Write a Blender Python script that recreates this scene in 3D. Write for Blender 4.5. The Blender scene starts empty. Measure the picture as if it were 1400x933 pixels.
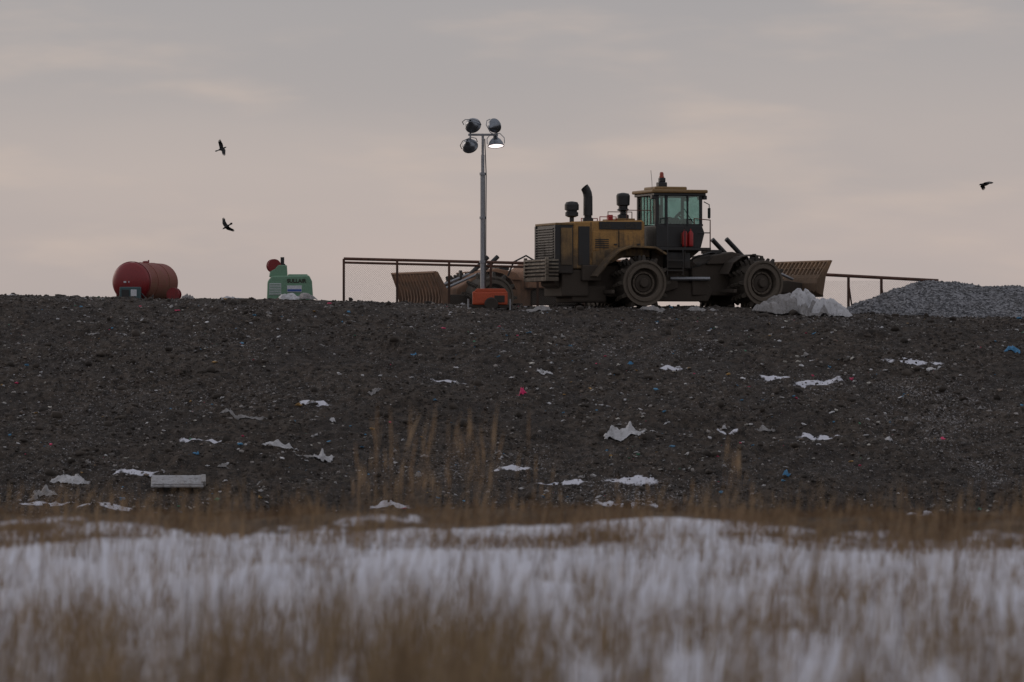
import bpy, math, random
import numpy as np
from mathutils import Vector, Matrix
random.seed(7); rng = np.random.default_rng(7)
scene = bpy.context.scene
CZ = 1.6; F = 5833.3
R = math.radians

# ------------------------------------------------------------------ noise
def _hash(ix, iy, seed):
    h = (ix*374761393 + iy*668265263 + seed*974634777) & 0xffffffff
    h = ((h ^ (h >> 13))*1274126177) & 0xffffffff
    h = (h ^ (h >> 16)) & 0xffffffff
    return h/4294967295.0
def vnoise(x, y, seed=0):
    x = np.asarray(x, float); y = np.asarray(y, float)
    fx = np.floor(x); fy = np.floor(y); ix = fx.astype(np.int64); iy = fy.astype(np.int64)
    u = x-fx; v = y-fy; u = u*u*(3-2*u); v = v*v*(3-2*v)
    a = _hash(ix, iy, seed); b = _hash(ix+1, iy, seed); c = _hash(ix, iy+1, seed); d = _hash(ix+1, iy+1, seed)
    return (a*(1-u)+b*u)*(1-v)+(c*(1-u)+d*u)*v
def fbm(x, y, o=4, seed=0):
    s = 0; a = 1; t = 0
    for i in range(o):
        s = s+a*vnoise(x*2**i, y*2**i, seed+i*17); t += a; a *= .5
    return s/t
def sstep(a, b, x):
    t = np.clip((x-a)/(b-a), 0, 1); return t*t*(3-2*t)

# ------------------------------------------------------------------ terrain
_cp = np.array([-400, 0, 150, 370, 470, 640, 720, 900, 1050, 1160, 1400, 1800])
_cy = np.array([404, 405, 407, 410, 413, 418.5, 420.5, 420.5, 424, 430, 436, 440])
_cx = (_cp-700)/38.9; _cz = CZ+(466.5-_cy)/38.9
def H(x, y):
    x = np.asarray(x, float); y = np.asarray(y, float)
    crest = np.interp(x, _cx, _cz)
    t = np.clip((y-104)/46, 0, 1)
    s = 1-(1-t)**1.4
    ditch = -4.0*sstep(38.5+(fbm(x/1.2, x*0, 3, 77)-.5)*4, 70, y)
    z = np.where(y < 104, ditch, -4+(crest+4)*s)
    z = np.where(y > 150, crest-.025*np.clip(y-151, 0, 120), z)
    z = z-8*sstep(270, 420, y)
    hill = sstep(98, 108, y)*(1-.6*sstep(140, 150, y))*(1-sstep(170, 240, y))
    lump = np.maximum(fbm(x/.55, y/.8, 3, 31)-.58, 0)*.9
    z = z+hill*((fbm(x/4, y/4, 3, 3)-.5)*.40+(fbm(x/.9, y/1.2, 4, 9)-.5)*.36+(vnoise(x/.16, y/.2, 21)-.5)*.09+lump*.55)
    fore = 1-sstep(42, 52, y)
    z = z+fore*((fbm(x/1.6, y/1.6, 4, 5)-.5)*.20*sstep(8, 16, y))
    return z
def ray(px, py):
    ys = np.arange(104.5, 150, .1); xs = (px-700)/F*ys
    pr = 466.5-F*(H(xs, ys)-CZ)/ys
    i = int(np.argmax(pr <= py)) if (pr <= py).any() else len(ys)-1
    return float(xs[i]), float(ys[i])

# ------------------------------------------------------------------ material helpers
def newmat(name):
    m = bpy.data.materials.new(name); m.use_nodes = True
    nt = m.node_tree; nt.nodes.clear()
    o = nt.nodes.new('ShaderNodeOutputMaterial'); b = nt.nodes.new('ShaderNodeBsdfPrincipled')
    nt.links.new(b.outputs[0], o.inputs[0]); return m, nt, b
def N(nt, t, **k):
    n = nt.nodes.new(t)
    for a, v in k.items(): setattr(n, a, v)
    return n
def mixc(nt, fac, a, b, mode='MIX'):
    n = N(nt, 'ShaderNodeMix', data_type='RGBA', blend_type=mode)
    for sock, v in ((n.inputs[0], fac), (n.inputs[6], a), (n.inputs[7], b)):
        if isinstance(v, (int, float)): sock.default_value = v
        elif isinstance(v, tuple): sock.default_value = (*v[:3], 1)
        else: nt.links.new(v, sock)
    return n.outputs[2]
def mth(nt, op, a, b=0.0, clamp=False):
    n = N(nt, 'ShaderNodeMath', operation=op); n.use_clamp = clamp
    for sock, v in ((n.inputs[0], a), (n.inputs[1], b)):
        if isinstance(v, (int, float)): sock.default_value = v
        else: nt.links.new(v, sock)
    return n.outputs[0]
def ramp(nt, src, p0, p1):
    n = N(nt, 'ShaderNodeMapRange', interpolation_type='SMOOTHSTEP')
    n.inputs[1].default_value = p0; n.inputs[2].default_value = p1
    nt.links.new(src, n.inputs[0]); return n.outputs[0]
def noise(nt, vec, scale, detail=5, rough=.6):
    n = N(nt, 'ShaderNodeTexNoise'); n.inputs['Scale'].default_value = scale
    n.inputs['Detail'].default_value = detail; n.inputs['Roughness'].default_value = rough
    nt.links.new(vec, n.inputs['Vector']); return n.outputs[0]
def objco(nt, sc=(1, 1, 1)):
    t = N(nt, 'ShaderNodeTexCoord'); m = N(nt, 'ShaderNodeMapping'); m.inputs['Scale'].default_value = sc
    nt.links.new(t.outputs['Object'], m.inputs[0]); return m.outputs[0]
def bump(nt, b, h, s=.4, d=.02):
    n = N(nt, 'ShaderNodeBump'); n.inputs['Strength'].default_value = s; n.inputs['Distance'].default_value = d
    nt.links.new(h, n.inputs['Height']); nt.links.new(n.outputs[0], b.inputs['Normal'])
def paint(name, col, dirt=(.07, .055, .04), amt=.5, rough=.6, metal=0., low=2.2):
    """paint with mud patches, vertical streaks, and more mud low down"""
    m, nt, b = newmat(name)
    c = objco(nt); n1 = noise(nt, c, 2.3, 7, .65)
    st = noise(nt, objco(nt, (9, 9, .8)), 1.0, 4, .6); n2 = noise(nt, c, 26, 4, .7)
    sep = N(nt, 'ShaderNodeSeparateXYZ'); nt.links.new(c, sep.inputs[0])
    lowf = mth(nt, 'MULTIPLY', mth(nt, 'SUBTRACT', low, sep.outputs[2]), .18)
    f = mth(nt, 'ADD', mth(nt, 'ADD', mth(nt, 'MULTIPLY', n1, .6), mth(nt, 'MULTIPLY', st, .4)), lowf)
    f = ramp(nt, mth(nt, 'ADD', f, amt-.5), .38, .68)
    v = mixc(nt, ramp(nt, n2, .3, .75), tuple(x*.75 for x in col), tuple(min(1, x*1.15) for x in col))
    dd = mixc(nt, n2, tuple(x*.55 for x in dirt), tuple(x*1.4 for x in dirt))
    nt.links.new(mixc(nt, f, v, dd), b.inputs['Base Color'])
    b.inputs['Metallic'].default_value = metal
    nt.links.new(mth(nt, 'ADD', mth(nt, 'MULTIPLY', f, .9-rough), rough), b.inputs['Roughness'])
    bump(nt, b, mth(nt, 'ADD', n2, n1), .35, .015); return m
def attrmat(name, rough=.85, var=.35, sub=0.):
    m, nt, b = newmat(name)
    a = N(nt, 'ShaderNodeAttribute', attribute_name='Col'); n = noise(nt, objco(nt), 14, 4)
    v = mth(nt, 'ADD', mth(nt, 'MULTIPLY', n, 2*var), 1-var)
    mul = N(nt, 'ShaderNodeVectorMath', operation='SCALE'); nt.links.new(a.outputs['Color'], mul.inputs[0]); nt.links.new(v, mul.inputs['Scale'])
    nt.links.new(mul.outputs[0], b.inputs['Base Color']); b.inputs['Roughness'].default_value = rough
    return m

M_yel = paint('dirty_yellow', (.40, .215, .060), (.11, .078, .048), .52)
M_yel2 = paint('muddy_yellow', (.24, .145, .055), (.080, .059, .040), .50)
M_blk = paint('black_steel', (.019, .019, .020), (.042, .034, .028), .42, .5)
M_frame = paint('muddy_frame', (.036, .029, .024), (.055, .043, .033), .6, .8)
M_wheel = paint('muddy_wheel', (.080, .066, .053), (.125, .102, .080), .5, .5, .25)
M_cleat = paint('worn_cleat', (.035, .030, .026), (.060, .049, .038), .45, .5, .3)
M_blade = paint('blade_rust', (.25, .145, .075), (.13, .085, .055), .42, .7)
M_ramp = paint('blade_brown', (.30, .155, .085), (.16, .095, .06), .38, .7)
M_lite = paint('worn_grille', (.26, .22, .17), (.10, .08, .06), .42, .6)
M_rust = paint('rusty_pipe', (.13, .055, .036), (.06, .034, .024), .45, .75)
M_red = paint('red_paint', (.22, .013, .016), (.085, .03, .024), .44, .42, 0, 3.6)
M_extred = paint('extinguisher_red', (.36, .014, .014), (.16, .03, .02), .25, .4, 0, 2.)
M_redside = paint('dusty_red', (.21, .045, .028), (.19, .09, .052), .54, .65, 0, 3.6)
M_green = paint('green_paint', (.16, .30, .20), (.13, .17, .12), .38, .55, 0, 3.)
M_orange = paint('orange_paint', (.45, .070, .022), (.17, .06, .035), .34, .5, 0, .3)
M_galv = paint('galvanised', (.30, .31, .33), (.14, .13, .13), .36, .42, .7, 0)
M_wire = paint('wire', (.16, .15, .14), (.10, .08, .07), .36, .6, .3, 0)
M_housing = paint('lamp_housing', (.22, .24, .27), (.06, .06, .065), .36, .28, .85, 0)
M_white = paint('white_label', (.6, .62, .66), (.3, .3, .3), .25, .5, 0, 0)
M_blue = paint('blue_label', (.03, .09, .35), (.1, .1, .2), .25, .5, 0, 0)
M_letter = paint('letter', (.24, .19, .12), (.06, .05, .04), .55, .6, 0, 2.)
M_crow = paint('feather', (.008, .008, .009), (.012, .012, .012), .4, .6, 0, 0)
def glassmat():
    m = bpy.data.materials.new('cab_glass'); m.use_nodes = True; nt = m.node_tree; nt.nodes.clear()
    o = N(nt, 'ShaderNodeOutputMaterial'); t = N(nt, 'ShaderNodeBsdfTransparent'); g = N(nt, 'ShaderNodeBsdfGlossy'); x = N(nt, 'ShaderNodeMixShader')
    n = noise(nt, objco(nt), 3, 4)
    nt.links.new(mixc(nt, n, (.50, .66, .64), (.76, .88, .86)), t.inputs[0]); g.inputs['Roughness'].default_value = .08
    g.inputs[0].default_value = (.6, .7, .7, 1)
    x.inputs[0].default_value = .12
    nt.links.new(t.outputs[0], x.inputs[1]); nt.links.new(g.outputs[0], x.inputs[2]); nt.links.new(x.outputs[0], o.inputs[0]); return m
M_glass = glassmat()
def emis(name, col, s):
    m, nt, b = newmat(name); b.inputs['Base Color'].default_value = (*col, 1)
    b.inputs['Emission Color'].default_value = (*col, 1); b.inputs['Emission Strength'].default_value = s; return m
M_lamp = emis('lit_lens', (1, .84, .82), 1.8)
def plasticmat(name, col, dirt=.35):
    m, nt, b = newmat(name); c = objco(nt)
    f = ramp(nt, noise(nt, c, 7, 6, .75), .60-dirt*.3, .78)
    nt.links.new(mixc(nt, f, col, (.13, .115, .10)), b.inputs['Base Color']); b.inputs['Roughness'].default_value = .5
    bump(nt, b, noise(nt, c, 16, 5), .9, .05); return m
M_pw = plasticmat('white_plastic', (.52, .52, .54), .42)
M_pg = plasticmat('grey_plastic', (.28, .27, .27), .65)
M_pp = plasticmat('pink_plastic', (.75, .03, .16), .1)
M_pb = plasticmat('blue_plastic', (.05, .22, .42), .2)

# ------------------------------------------------------------------ mesh helpers
col = scene.collection
XF = Matrix.Identity(4)
def empty(name, loc, rz=0):
    e = bpy.data.objects.new(name, None); col.objects.link(e); e.location = loc; e.rotation_euler = (0, 0, rz); e.empty_display_size = .3
    return e
def part(P, name, verts, faces, mat, bevel=0., smooth=False):
    me = bpy.data.meshes.new(name)
    me.from_pydata([tuple(XF @ Vector(v)) for v in verts], [], faces); me.materials.append(mat)
    import bmesh
    bm = bmesh.new(); bm.from_mesh(me); bmesh.ops.recalc_face_normals(bm, faces=bm.faces); bm.to_mesh(me); bm.free()
    o = bpy.data.objects.new(name, me); col.objects.link(o)
    if P: o.parent = P
    if smooth:
        for p in me.polygons: p.use_smooth = True
    if bevel:
        b = o.modifiers.new('b', 'BEVEL'); b.width = bevel; b.segments = 2; b.limit_method = 'ANGLE'
    return o
BF = [(0, 1, 3, 2), (4, 6, 7, 5), (0, 4, 5, 1), (2, 3, 7, 6), (0, 2, 6, 4), (1, 5, 7, 3)]
def box(P, name, x0, x1, y0, y1, z0, z1, mat, bevel=.015, rot=None):
    v = [Vector((x, y, z)) for x in (x0, x1) for y in (y0, y1) for z in (z0, z1)]
    if rot:
        c = Vector(((x0+x1)/2, (y0+y1)/2, (z0+z1)/2)); m = Matrix.Rotation(R(rot[0]), 3, rot[1]); v = [c+m @ (q-c) for q in v]
    return part(P, name, v, BF, mat, bevel)
def prism(P, name, prof, y0, y1, mat, bevel=.02):
    n = len(prof); v = [(x, y0, z) for x, z in prof]+[(x, y1, z) for x, z in prof]
    f = [tuple(range(n)), tuple(range(2*n-1, n-1, -1))]+[(i, (i+1) % n, n+(i+1) % n, n+i) for i in range(n)]
    return part(P, name, v, f, mat, bevel)
def band(P, name, pts, th, y0, y1, mat):
    up = []
    for i, p in enumerate(pts):
        a = Vector(pts[max(0, i-1)]); b = Vector(pts[min(len(pts)-1, i+1)]); d = (b-a).normalized(); n = Vector((-d.y, d.x))
        up.append((p[0]+n.x*th, p[1]+n.y*th))
    n = len(pts); allp = list(pts)+up
    v = [(x, y0, z) for x, z in allp]+[(x, y1, z) for x, z in allp]; m = 2*n; f = []
    for i in range(n-1):
        f += [(i, i+1, n+i+1, n+i), (m+i, m+n+i, m+n+i+1, m+i+1), (i, m+i, m+i+1, i+1), (n+i, n+i+1, m+n+i+1, m+n+i)]
    f += [(0, n, m+n, m), (n-1, m+n-1, m+2*n-1, 2*n-1)]
    return part(P, name, v, f, mat, .01)
def lathe(P, name, prof, org, axis, mat, seg=32, smooth=False, cap=True):
    q = Vector(axis).to_track_quat('Z', 'Y').to_matrix(); v = []; f = []
    for r, t in prof:
        for k in range(seg):
            a = 2*math.pi*k/seg; v.append(Vector(org)+q @ Vector((r*math.cos(a), r*math.sin(a), t)))
    for i in range(len(prof)-1):
        for k in range(seg):
            f.append((i*seg+k, i*seg+(k+1) % seg, (i+1)*seg+(k+1) % seg, (i+1)*seg+k))
    if cap: f += [tuple(range(seg)), tuple(range(len(v)-seg, len(v)))]
    return part(P, name, v, f, mat, 0, smooth)
def cyl(P, name, p0, p1, r, mat, r2=None, seg=14):
    d = Vector(p1)-Vector(p0); return lathe(P, name, [(r, 0), (r if r2 is None else r2, d.length)], p0, d, mat, seg)
def pipe(P, name, pts, r, mat):
    cu = bpy.data.curves.new(name, 'CURVE'); cu.dimensions = '3D'; cu.bevel_depth = r; cu.bevel_resolution = 2
    s = cu.splines.new('POLY'); s.points.add(len(pts)-1)
    for i, p in enumerate(pts): s.points[i].co = (*(XF @ Vector(p)), 1)
    cu.materials.append(mat); o = bpy.data.objects.new(name, cu); col.objects.link(o); o.parent = P; return o
def mesh_np(name, verts, faces, mat, cols=None, smooth=False, attrs=None):
    me = bpy.data.meshes.new(name); verts = np.asarray(verts, np.float32); faces = np.asarray(faces, np.int32)
    k = faces.shape[1]
    me.vertices.add(len(verts)); me.vertices.foreach_set('co', verts.ravel())
    me.loops.add(faces.size); me.loops.foreach_set('vertex_index', faces.ravel())
    me.polygons.add(len(faces)); me.polygons.foreach_set('loop_start', np.arange(0, faces.size, k, dtype=np.int32))
    me.update(calc_edges=True); me.validate()
    if smooth: me.polygons.foreach_set('use_smooth', np.ones(len(me.polygons), bool))
    if cols is not None:
        a = me.attributes.new('Col', 'FLOAT_COLOR', 'POINT'); c = np.ones((len(verts), 4), np.float32); c[:, :3] = cols; a.data.foreach_set('color', c.ravel())
    for n, arr in (attrs or {}).items():
        a = me.attributes.new(n, 'FLOAT', 'POINT'); a.data.foreach_set('value', np.asarray(arr, np.float32).ravel())
    me.materials.append(mat); o = bpy.data.objects.new(name, me); col.objects.link(o); return o

# ------------------------------------------------------------------ ground
def grow(a, b, step, g):
    out = [a]
    while abs(out[-1]) < abs(b): out.append(out[-1]+step); step *= g
    return out[1:]
xf = np.arange(-21, 21.001, .07)
X = np.array(grow(-21, -4000, -.3, 1.25)[::-1]+list(xf)+grow(21, 4000, .3, 1.25))
Y = np.concatenate([[-1500, -400, -100, -30, 0, 6, 10], np.arange(12, 48, .16), np.arange(48, 104, 1.5), np.arange(104, 152, .1), np.arange(152, 175, .6), np.arange(175, 430, 6), [500, 700, 1200, 2500, 6000]])
gx, gy = np.meshgrid(X, Y); gz = H(gx, gy)
yj = gy+(fbm(gx/.9, gy/1.6, 4, 50)-.5)*9
snow = (1-sstep(33.5, 40.5, yj))*(.78+.9*(fbm(gx/.8, gy/1.8, 4, 61)-.30))
snow = np.where(gy > 47, np.where(gy < 100, .2, 0), snow)
patches = [(870, 656, 66, 7), (770, 661, 60, 4), (852, 692, 100, 6), (1050, 518, 45, 4), (1230, 710, 90, 4), (1310, 717, 90, 4),
           (150, 692, 70, 4), (920, 503, 30, 3), (1115, 525, 60, 5), (1250, 495, 70, 4), (290, 604, 80, 3), (620, 524, 50, 3),
           (700, 640, 50, 3), (1120, 600, 70, 4), (190, 645, 60, 4), (430, 551, 40, 3), (1000, 590, 30, 4), (530, 690, 60, 3), (60, 690, 60, 3)]
for (px, py, w, h) in patches:
    x0, y0 = ray(px, py); sc = F/y0
    rx = w/2/sc*1.25; ry = h/sc*3.2
    d = ((gx-x0)/rx)**2+((gy-y0)/ry)**2
    snow = np.maximum(snow, np.where(d < 4, (.96-.5*d)*(.30+1.25*fbm(gx/.22, gy/.5, 3, 70)), 0))
frost = .50*fbm(gx/3, gy/5, 3, 80)*sstep(100, 108, gy)
for (px, py, rx, ry, a) in [(1290, 560, 3.4, 15, .60), (1150, 440, 7, 3, .55), (700, 425, 10, 1.8, .5), (250, 430, 9, 2.2, .4), (860, 480, 6, 5, .5), (1350, 640, 2.4, 5, .55), (1120, 530, 3, 3, .55), (640, 640, 5, 5, .5), (860, 680, 4, 4, .6)]:
    x0, y0 = ray(px, py); frost = np.maximum(frost, a*np.exp(-(((gx-x0)/rx)**2+((gy-y0)/ry)**2))*(.25+1.2*fbm(gx/.8, gy/1.6, 4, 90)))
frost = np.clip(frost, 0, 1)
ny, nx = gx.shape; idx = np.arange(ny*nx).reshape(ny, nx)
q = np.stack([idx[:-1, :-1], idx[:-1, 1:], idx[1:, 1:], idx[1:, :-1]], -1).reshape(-1, 4)
m, nt, b = newmat('landfill_soil_and_snow')
c = objco(nt); c2 = objco(nt, (1, .45, 1))
n_big = noise(nt, c2, .45, 6, .6); n_mid = noise(nt, c2, 5, 6, .7); n_fine = noise(nt, c2, 30, 3, .7); n_sp = noise(nt, c2, 16, 5, .75)
soil = mixc(nt, ramp(nt, n_mid, .35, .66), (.0150, .0124, .0105), (.076, .060, .048))
soil = mixc(nt, mth(nt, 'MULTIPLY', ramp(nt, n_big, .42, .62), .55), soil, mixc(nt, n_mid, (.018, .0165, .016), (.044, .038, .035)))
soil = mixc(nt, mth(nt, 'MULTIPLY', ramp(nt, n_fine, .50, .76), .65), soil, (.14, .115, .096))
af = N(nt, 'ShaderNodeAttribute', attribute_name='frost'); as_ = N(nt, 'ShaderNodeAttribute', attribute_name='snow')
fr = ramp(nt, mth(nt, 'ADD', n_sp, mth(nt, 'MULTIPLY', af.outputs['Fac'], .20)), .64, .73)
soil = mixc(nt, mth(nt, 'MULTIPLY', fr, .75), soil, (.36, .35, .36))
sepg = N(nt, 'ShaderNodeSeparateXYZ'); nt.links.new(c, sepg.inputs[0])
foreg = ramp(nt, sepg.outputs[1], 50., 100.)
soil = mixc(nt, foreg, mixc(nt, ramp(nt, n_mid, .3, .7), (.035, .023, .013), (.15, .10, .06)), soil)
sn = ramp(nt, mth(nt, 'ADD', as_.outputs['Fac'], mth(nt, 'MULTIPLY', mth(nt, 'SUBTRACT', n_mid, .5), 1.1)), .45, .66)
snc = mixc(nt, n_mid, (.54, .545, .61), (.74, .75, .82))
nt.links.new(mixc(nt, sn, soil, snc), b.inputs['Base Color']); b.inputs['Roughness'].default_value = .95
b.inputs['Specular IOR Level'].default_value = .2
bump(nt, b, mth(nt, 'ADD', n_mid, mth(nt, 'MULTIPLY', n_fine, .6)), .8, .09)
mesh_np('ground', np.stack([gx, gy, gz], -1).reshape(-1, 3), q, m, smooth=True, attrs={'snow': snow, 'frost': frost})

# ------------------------------------------------------------------ scatter masses
import bmesh
def ico(sub):
    bm = bmesh.new(); bmesh.ops.create_icosphere(bm, subdivisions=sub, radius=1); v = np.array([p.co[:] for p in bm.verts]); f = np.array([[q.index for q in p.verts] for p in bm.faces]); bm.free(); return v, f
IV, IF = ico(1); IV2, IF2 = ico(2)
def scatter(name, xy, z, size, flat, mat, cols, jit=.35, base=(IV, IF)):
    v, f = base; n = len(xy); nv = len(v)
    V = v[None]*(1+(rng.random((n, nv, 1))-.5)*2*jit)
    sx = size*(.7+.7*rng.random(n)); sy = size*(.7+.7*rng.random(n)); sz = size*flat*(.6+.8*rng.random(n))
    V = V*np.stack([sx, sy, sz], -1)[:, None]
    a = rng.random(n)*6.283; ti = (rng.random(n)-.5)*1.2
    x = V[..., 0]; zz = V[..., 2]; V2x = x*np.cos(ti)[:, None]+zz*np.sin(ti)[:, None]; V2z = -x*np.sin(ti)[:, None]+zz*np.cos(ti)[:, None]
    y = V[..., 1]; ca = np.cos(a)[:, None]; sa = np.sin(a)[:, None]
    W = np.stack([V2x*ca-y*sa+xy[:, 0:1], V2x*sa+y*ca+xy[:, 1:2], V2z+z[:, None]], -1).reshape(-1, 3)
    Fa = (f[None]+(np.arange(n)*nv)[:, None, None]).reshape(-1, 3)
    C = np.repeat(cols, nv, axis=0)
    return mesh_np(name, W, Fa, mat, C)
def on_hill(n, clump=0., sd=123):
    out = np.zeros((0, 2))
    while len(out) < n:
        y = 107+rng.random(n*2)*44.5; x = (rng.random(n*2)-.5)*2*(y*.1235+1.5)
        k = rng.random(n*2) > clump*(1-sstep(.42, .62, fbm(x/1.6, y/2.6, 3, sd)))
        out = np.vstack([out, np.stack([x, y], -1)[k]])
    return out[:n]
n = 30000; xy = on_hill(n, .6); sz = .012+.045*rng.random(n)**3+(rng.random(n) < .016)*.13*rng.random(n)
g = .5+.9*rng.random((n, 1)); c = np.array([[.046, .037, .030]])*g; k = (rng.random(n) < .13) & (sz < .06); c[k] = np.array([.19, .175, .165])*(.5+rng.random((k.sum(), 1)))
scatter('soil_clods', xy, H(xy[:, 0], xy[:, 1])+sz*.3, sz, .8, attrmat('clod', .95), c)
n = 5400; xy = on_hill(n, .93, 55); sz = .008+.055*rng.random(n)**4
pal = np.array([[.58, .58, .60], [.40, .39, .39], [.28, .26, .25], [.15, .115, .09], [.46, .44, .40], [.08, .24, .40], [.60, .05, .14], [.08, .25, .15], [.40, .24, .08]])
c = pal[rng.choice(9, n, p=[.19, .20, .18, .17, .12, .065, .02, .02, .035])]*(.6+.5*rng.random((n, 1)))
scatter('scattered_litter', xy, H(xy[:, 0], xy[:, 1])+sz*.35, sz, .45, attrmat('litter', .7, .3), c, .7, (IV2, IF2))

# ------------------------------------------------------------------ crumpled plastic
def sheet(name, x0, y0, w, d, h, mat, rot=0., seed=1, z0=None, fold=1., smooth=False):
    nr, ns = 18, 96
    th = np.linspace(0, 2*np.pi, ns, endpoint=False)
    out = .55+.65*fbm(np.cos(th)*1.5+9, np.sin(th)*1.5+9, 2, seed)+.38*(fbm(np.cos(th)*6+30, np.sin(th)*6+30, 3, seed+2)-.5)
    rr = (np.arange(nr)+.3)/nr
    r, t = np.meshgrid(rr, th, indexing='ij'); o = out[None]
    lx = np.cos(t)*r*o*w/2; ly = np.sin(t)*r*o*d/2
    ly = ly+.35*d*(fbm(lx/max(w, .3)*4+5, lx*0, 2, seed+3)-.5)*2
    ux = lx/max(w, .3); uy = ly/max(d, .3)
    ks = min(3., max(1., w))*fold
    rid = 1-np.abs(2*fbm(ux*4.5*ks+3, uy*2.2+seed, 3, seed+5)-1)
    lump = sstep(.38, .72, fbm(ux*2.6*ks+7, uy*2.+3, 2, seed+11))
    rid2 = 1-np.abs(2*vnoise(ux*13*ks, uy*6, seed+8)-1)
    if fold < 1: zz = h*(1-r**3)*(.45+.35*lump+.3*rid)+h*.10*rid2*(1-.5*r)
    else: zz = h*(1-r**4)*(.12+lump*(.45+.75*rid**2))+h*.22*rid2*(1-.5*r)
    if fold >= 1: zz = zz-.05*(fbm(ux*7*ks+1, uy*3, 2, seed+21) < .40)*sstep(.2, .5, r)
    ca, sa = math.cos(rot), math.sin(rot)
    wx = x0+lx*ca-ly*sa; wy = y0+lx*sa+ly*ca
    wz = (H(wx, wy) if z0 is None else z0)+zz+.012
    V = np.stack([wx, wy, wz], -1).reshape(-1, 3); V = np.vstack([V, [[float(wx[0].mean()), float(wy[0].mean()), float(wz[0].mean())]]])
    i = np.arange(nr*ns).reshape(nr, ns); i2 = np.roll(i, -1, 1)
    qs = np.stack([i[:-1], i[1:], i2[1:], i2[:-1]], -1).reshape(-1, 4)
    tr = np.stack([np.full(ns, nr*ns), i[0], i2[0]], -1)
    tris = np.vstack([qs[:, [0, 1, 2]], qs[:, [0, 2, 3]], tr])
    return mesh_np(name, V, tris, mat, smooth=smooth)
L = [('plastic_bag', 745, 512, 28, 8, M_pw), ('plastic_bag', 714, 540, 15, 9, M_pp), ('plastic_bag', 511, 539, 22, 5, M_pg), ('plastic_sheet', 325, 573, 94, 7, M_pg),
     ('plastic_sheet', 386, 612, 60, 6, M_pw), ('plastic_sheet', 420, 626, 34, 12, M_pg), ('plastic_sheet', 442, 630, 34, 22, M_pw), ('plastic_bag', 852, 600, 60, 18, M_pw), ('plastic_sheet', 98, 660, 72, 10, M_pw), ('plastic_sheet', 62, 674, 40, 14, M_pg),
     ('plastic_bag', 1270, 507, 32, 8, M_pw), ('plastic_bag', 1048, 588, 30, 7, M_pg), ('plastic_bag', 1121, 609, 12, 7, M_pw), ('plastic_bag', 1137, 566, 10, 7, M_pw),
     ('plastic_bag', 1100, 488, 14, 5, M_pg), ('plastic_bag', 926, 504, 12, 4, M_pw), ('plastic_bag', 1383, 480, 24, 6, M_pb), ('plastic_bag', 1075, 652, 14, 8, M_pb),
     ('plastic_bag', 580, 626, 16, 6, M_pg), ('plastic_bag', 268, 622, 11, 5, M_pb), ('plastic_sheet', 125, 459, 30, 4, M_pg), ('plastic_bag', 305, 640, 18, 5, M_pg),
     ('plastic_bag', 573, 655, 13, 7, M_pg), ('plastic_bag', 443, 474, 12, 4, M_pg), ('plastic_bag', 455, 578, 11, 5, M_pw), ('plastic_bag', 686, 628, 9, 5, M_pw),
     ('plastic_bag', 1240, 578, 11, 6, M_pg), ('plastic_sheet', 430, 552, 22, 3, M_pg), ('plastic_bag', 625, 525, 11, 4, M_pg), ('plastic_bag', 770, 462, 9, 4, M_pg),
     ('plastic_bag', 480, 441, 18, 3, M_pg), ('plastic_bag', 1215, 603, 11, 6, M_pw), ('plastic_bag', 370, 430, 12, 4, M_pg), ('plastic_sheet', 45, 685, 16, 8, M_pg),
     ('plastic_bag', 990, 588, 9, 6, M_pw), ('plastic_bag', 862, 498, 9, 4, M_pb), ('plastic_bag', 565, 487, 9, 4, M_pb), ('plastic_bag', 1340, 560, 10, 5, M_pg), ('plastic_bag', 795, 655, 12, 4, M_pg)]
for i, (nm, px, py, w, h, mt) in enumerate(L):
    x0, y0 = ray(px, py); sc = F/y0
    sheet(nm, x0, y0, w/sc*1.0, min(w/sc*.5, h/sc*1.7), h/sc*.75, mt, (random.random()-.5)*.5, 30+i*7)
for i, (px, w, d, h, mt, yy, fo) in enumerate([(1076, 1.9, 1.1, .78, M_pg, 147.8, .5), (1098, 1.4, 1.0, .80, M_pw, 147.5, .8), (1130, 1.6, 1.0, .58, M_pw, 147.4, .8), (1112, 1.4, .7, .4, M_pg, 146.9, 1), (1149, 1.0, .7, .42, M_pw, 147.2, .8),
                                       (1054, 1.4, .8, .44, M_pg, 147.1, .6), (398, 1.0, .7, .22, M_pw, 150.4, .6), (418, .9, .7, .26, M_pg, 150.2, .6), (318, 1., .5, .10, M_pw, 149.8, 1), (18, .7, .5, .12, M_pw, 150, 1),
                                       (735, 1., .5, .12, M_pg, 147.3, 1), (890, 1.1, .5, .12, M_pg, 146.8, 1), (962, 1.2, .5, .10, M_pg, 147, 1), (258, .5, .4, .14, M_pg, 150, 1)]):
    sheet('plastic_sheet', (px-700)*yy/F, yy, w, d, h, mt, .2*(i % 3-1), 300+i*13, None, fo, fo < .7)
x0, y0 = ray(243, 668); P = empty('foam_panel', (x0, y0, float(H(x0, y0))+.06), .07)
box(P, 'slab', -.70, .68, -.35, .35, 0, .07, M_pw, .02, (16, 'X'))
for k in range(7):
    box(P, 'rib_%d' % k, -.69, .67, -.34+k*.105, -.30+k*.105, .077+(k-3)*.030, .118+(k-3)*.030, M_pw, .01, (16, 'X'))
box(P, 'side_lip', .62, .74, -.33, .3, .02, .16, M_pg, .02, (16, 'X'))

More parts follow.
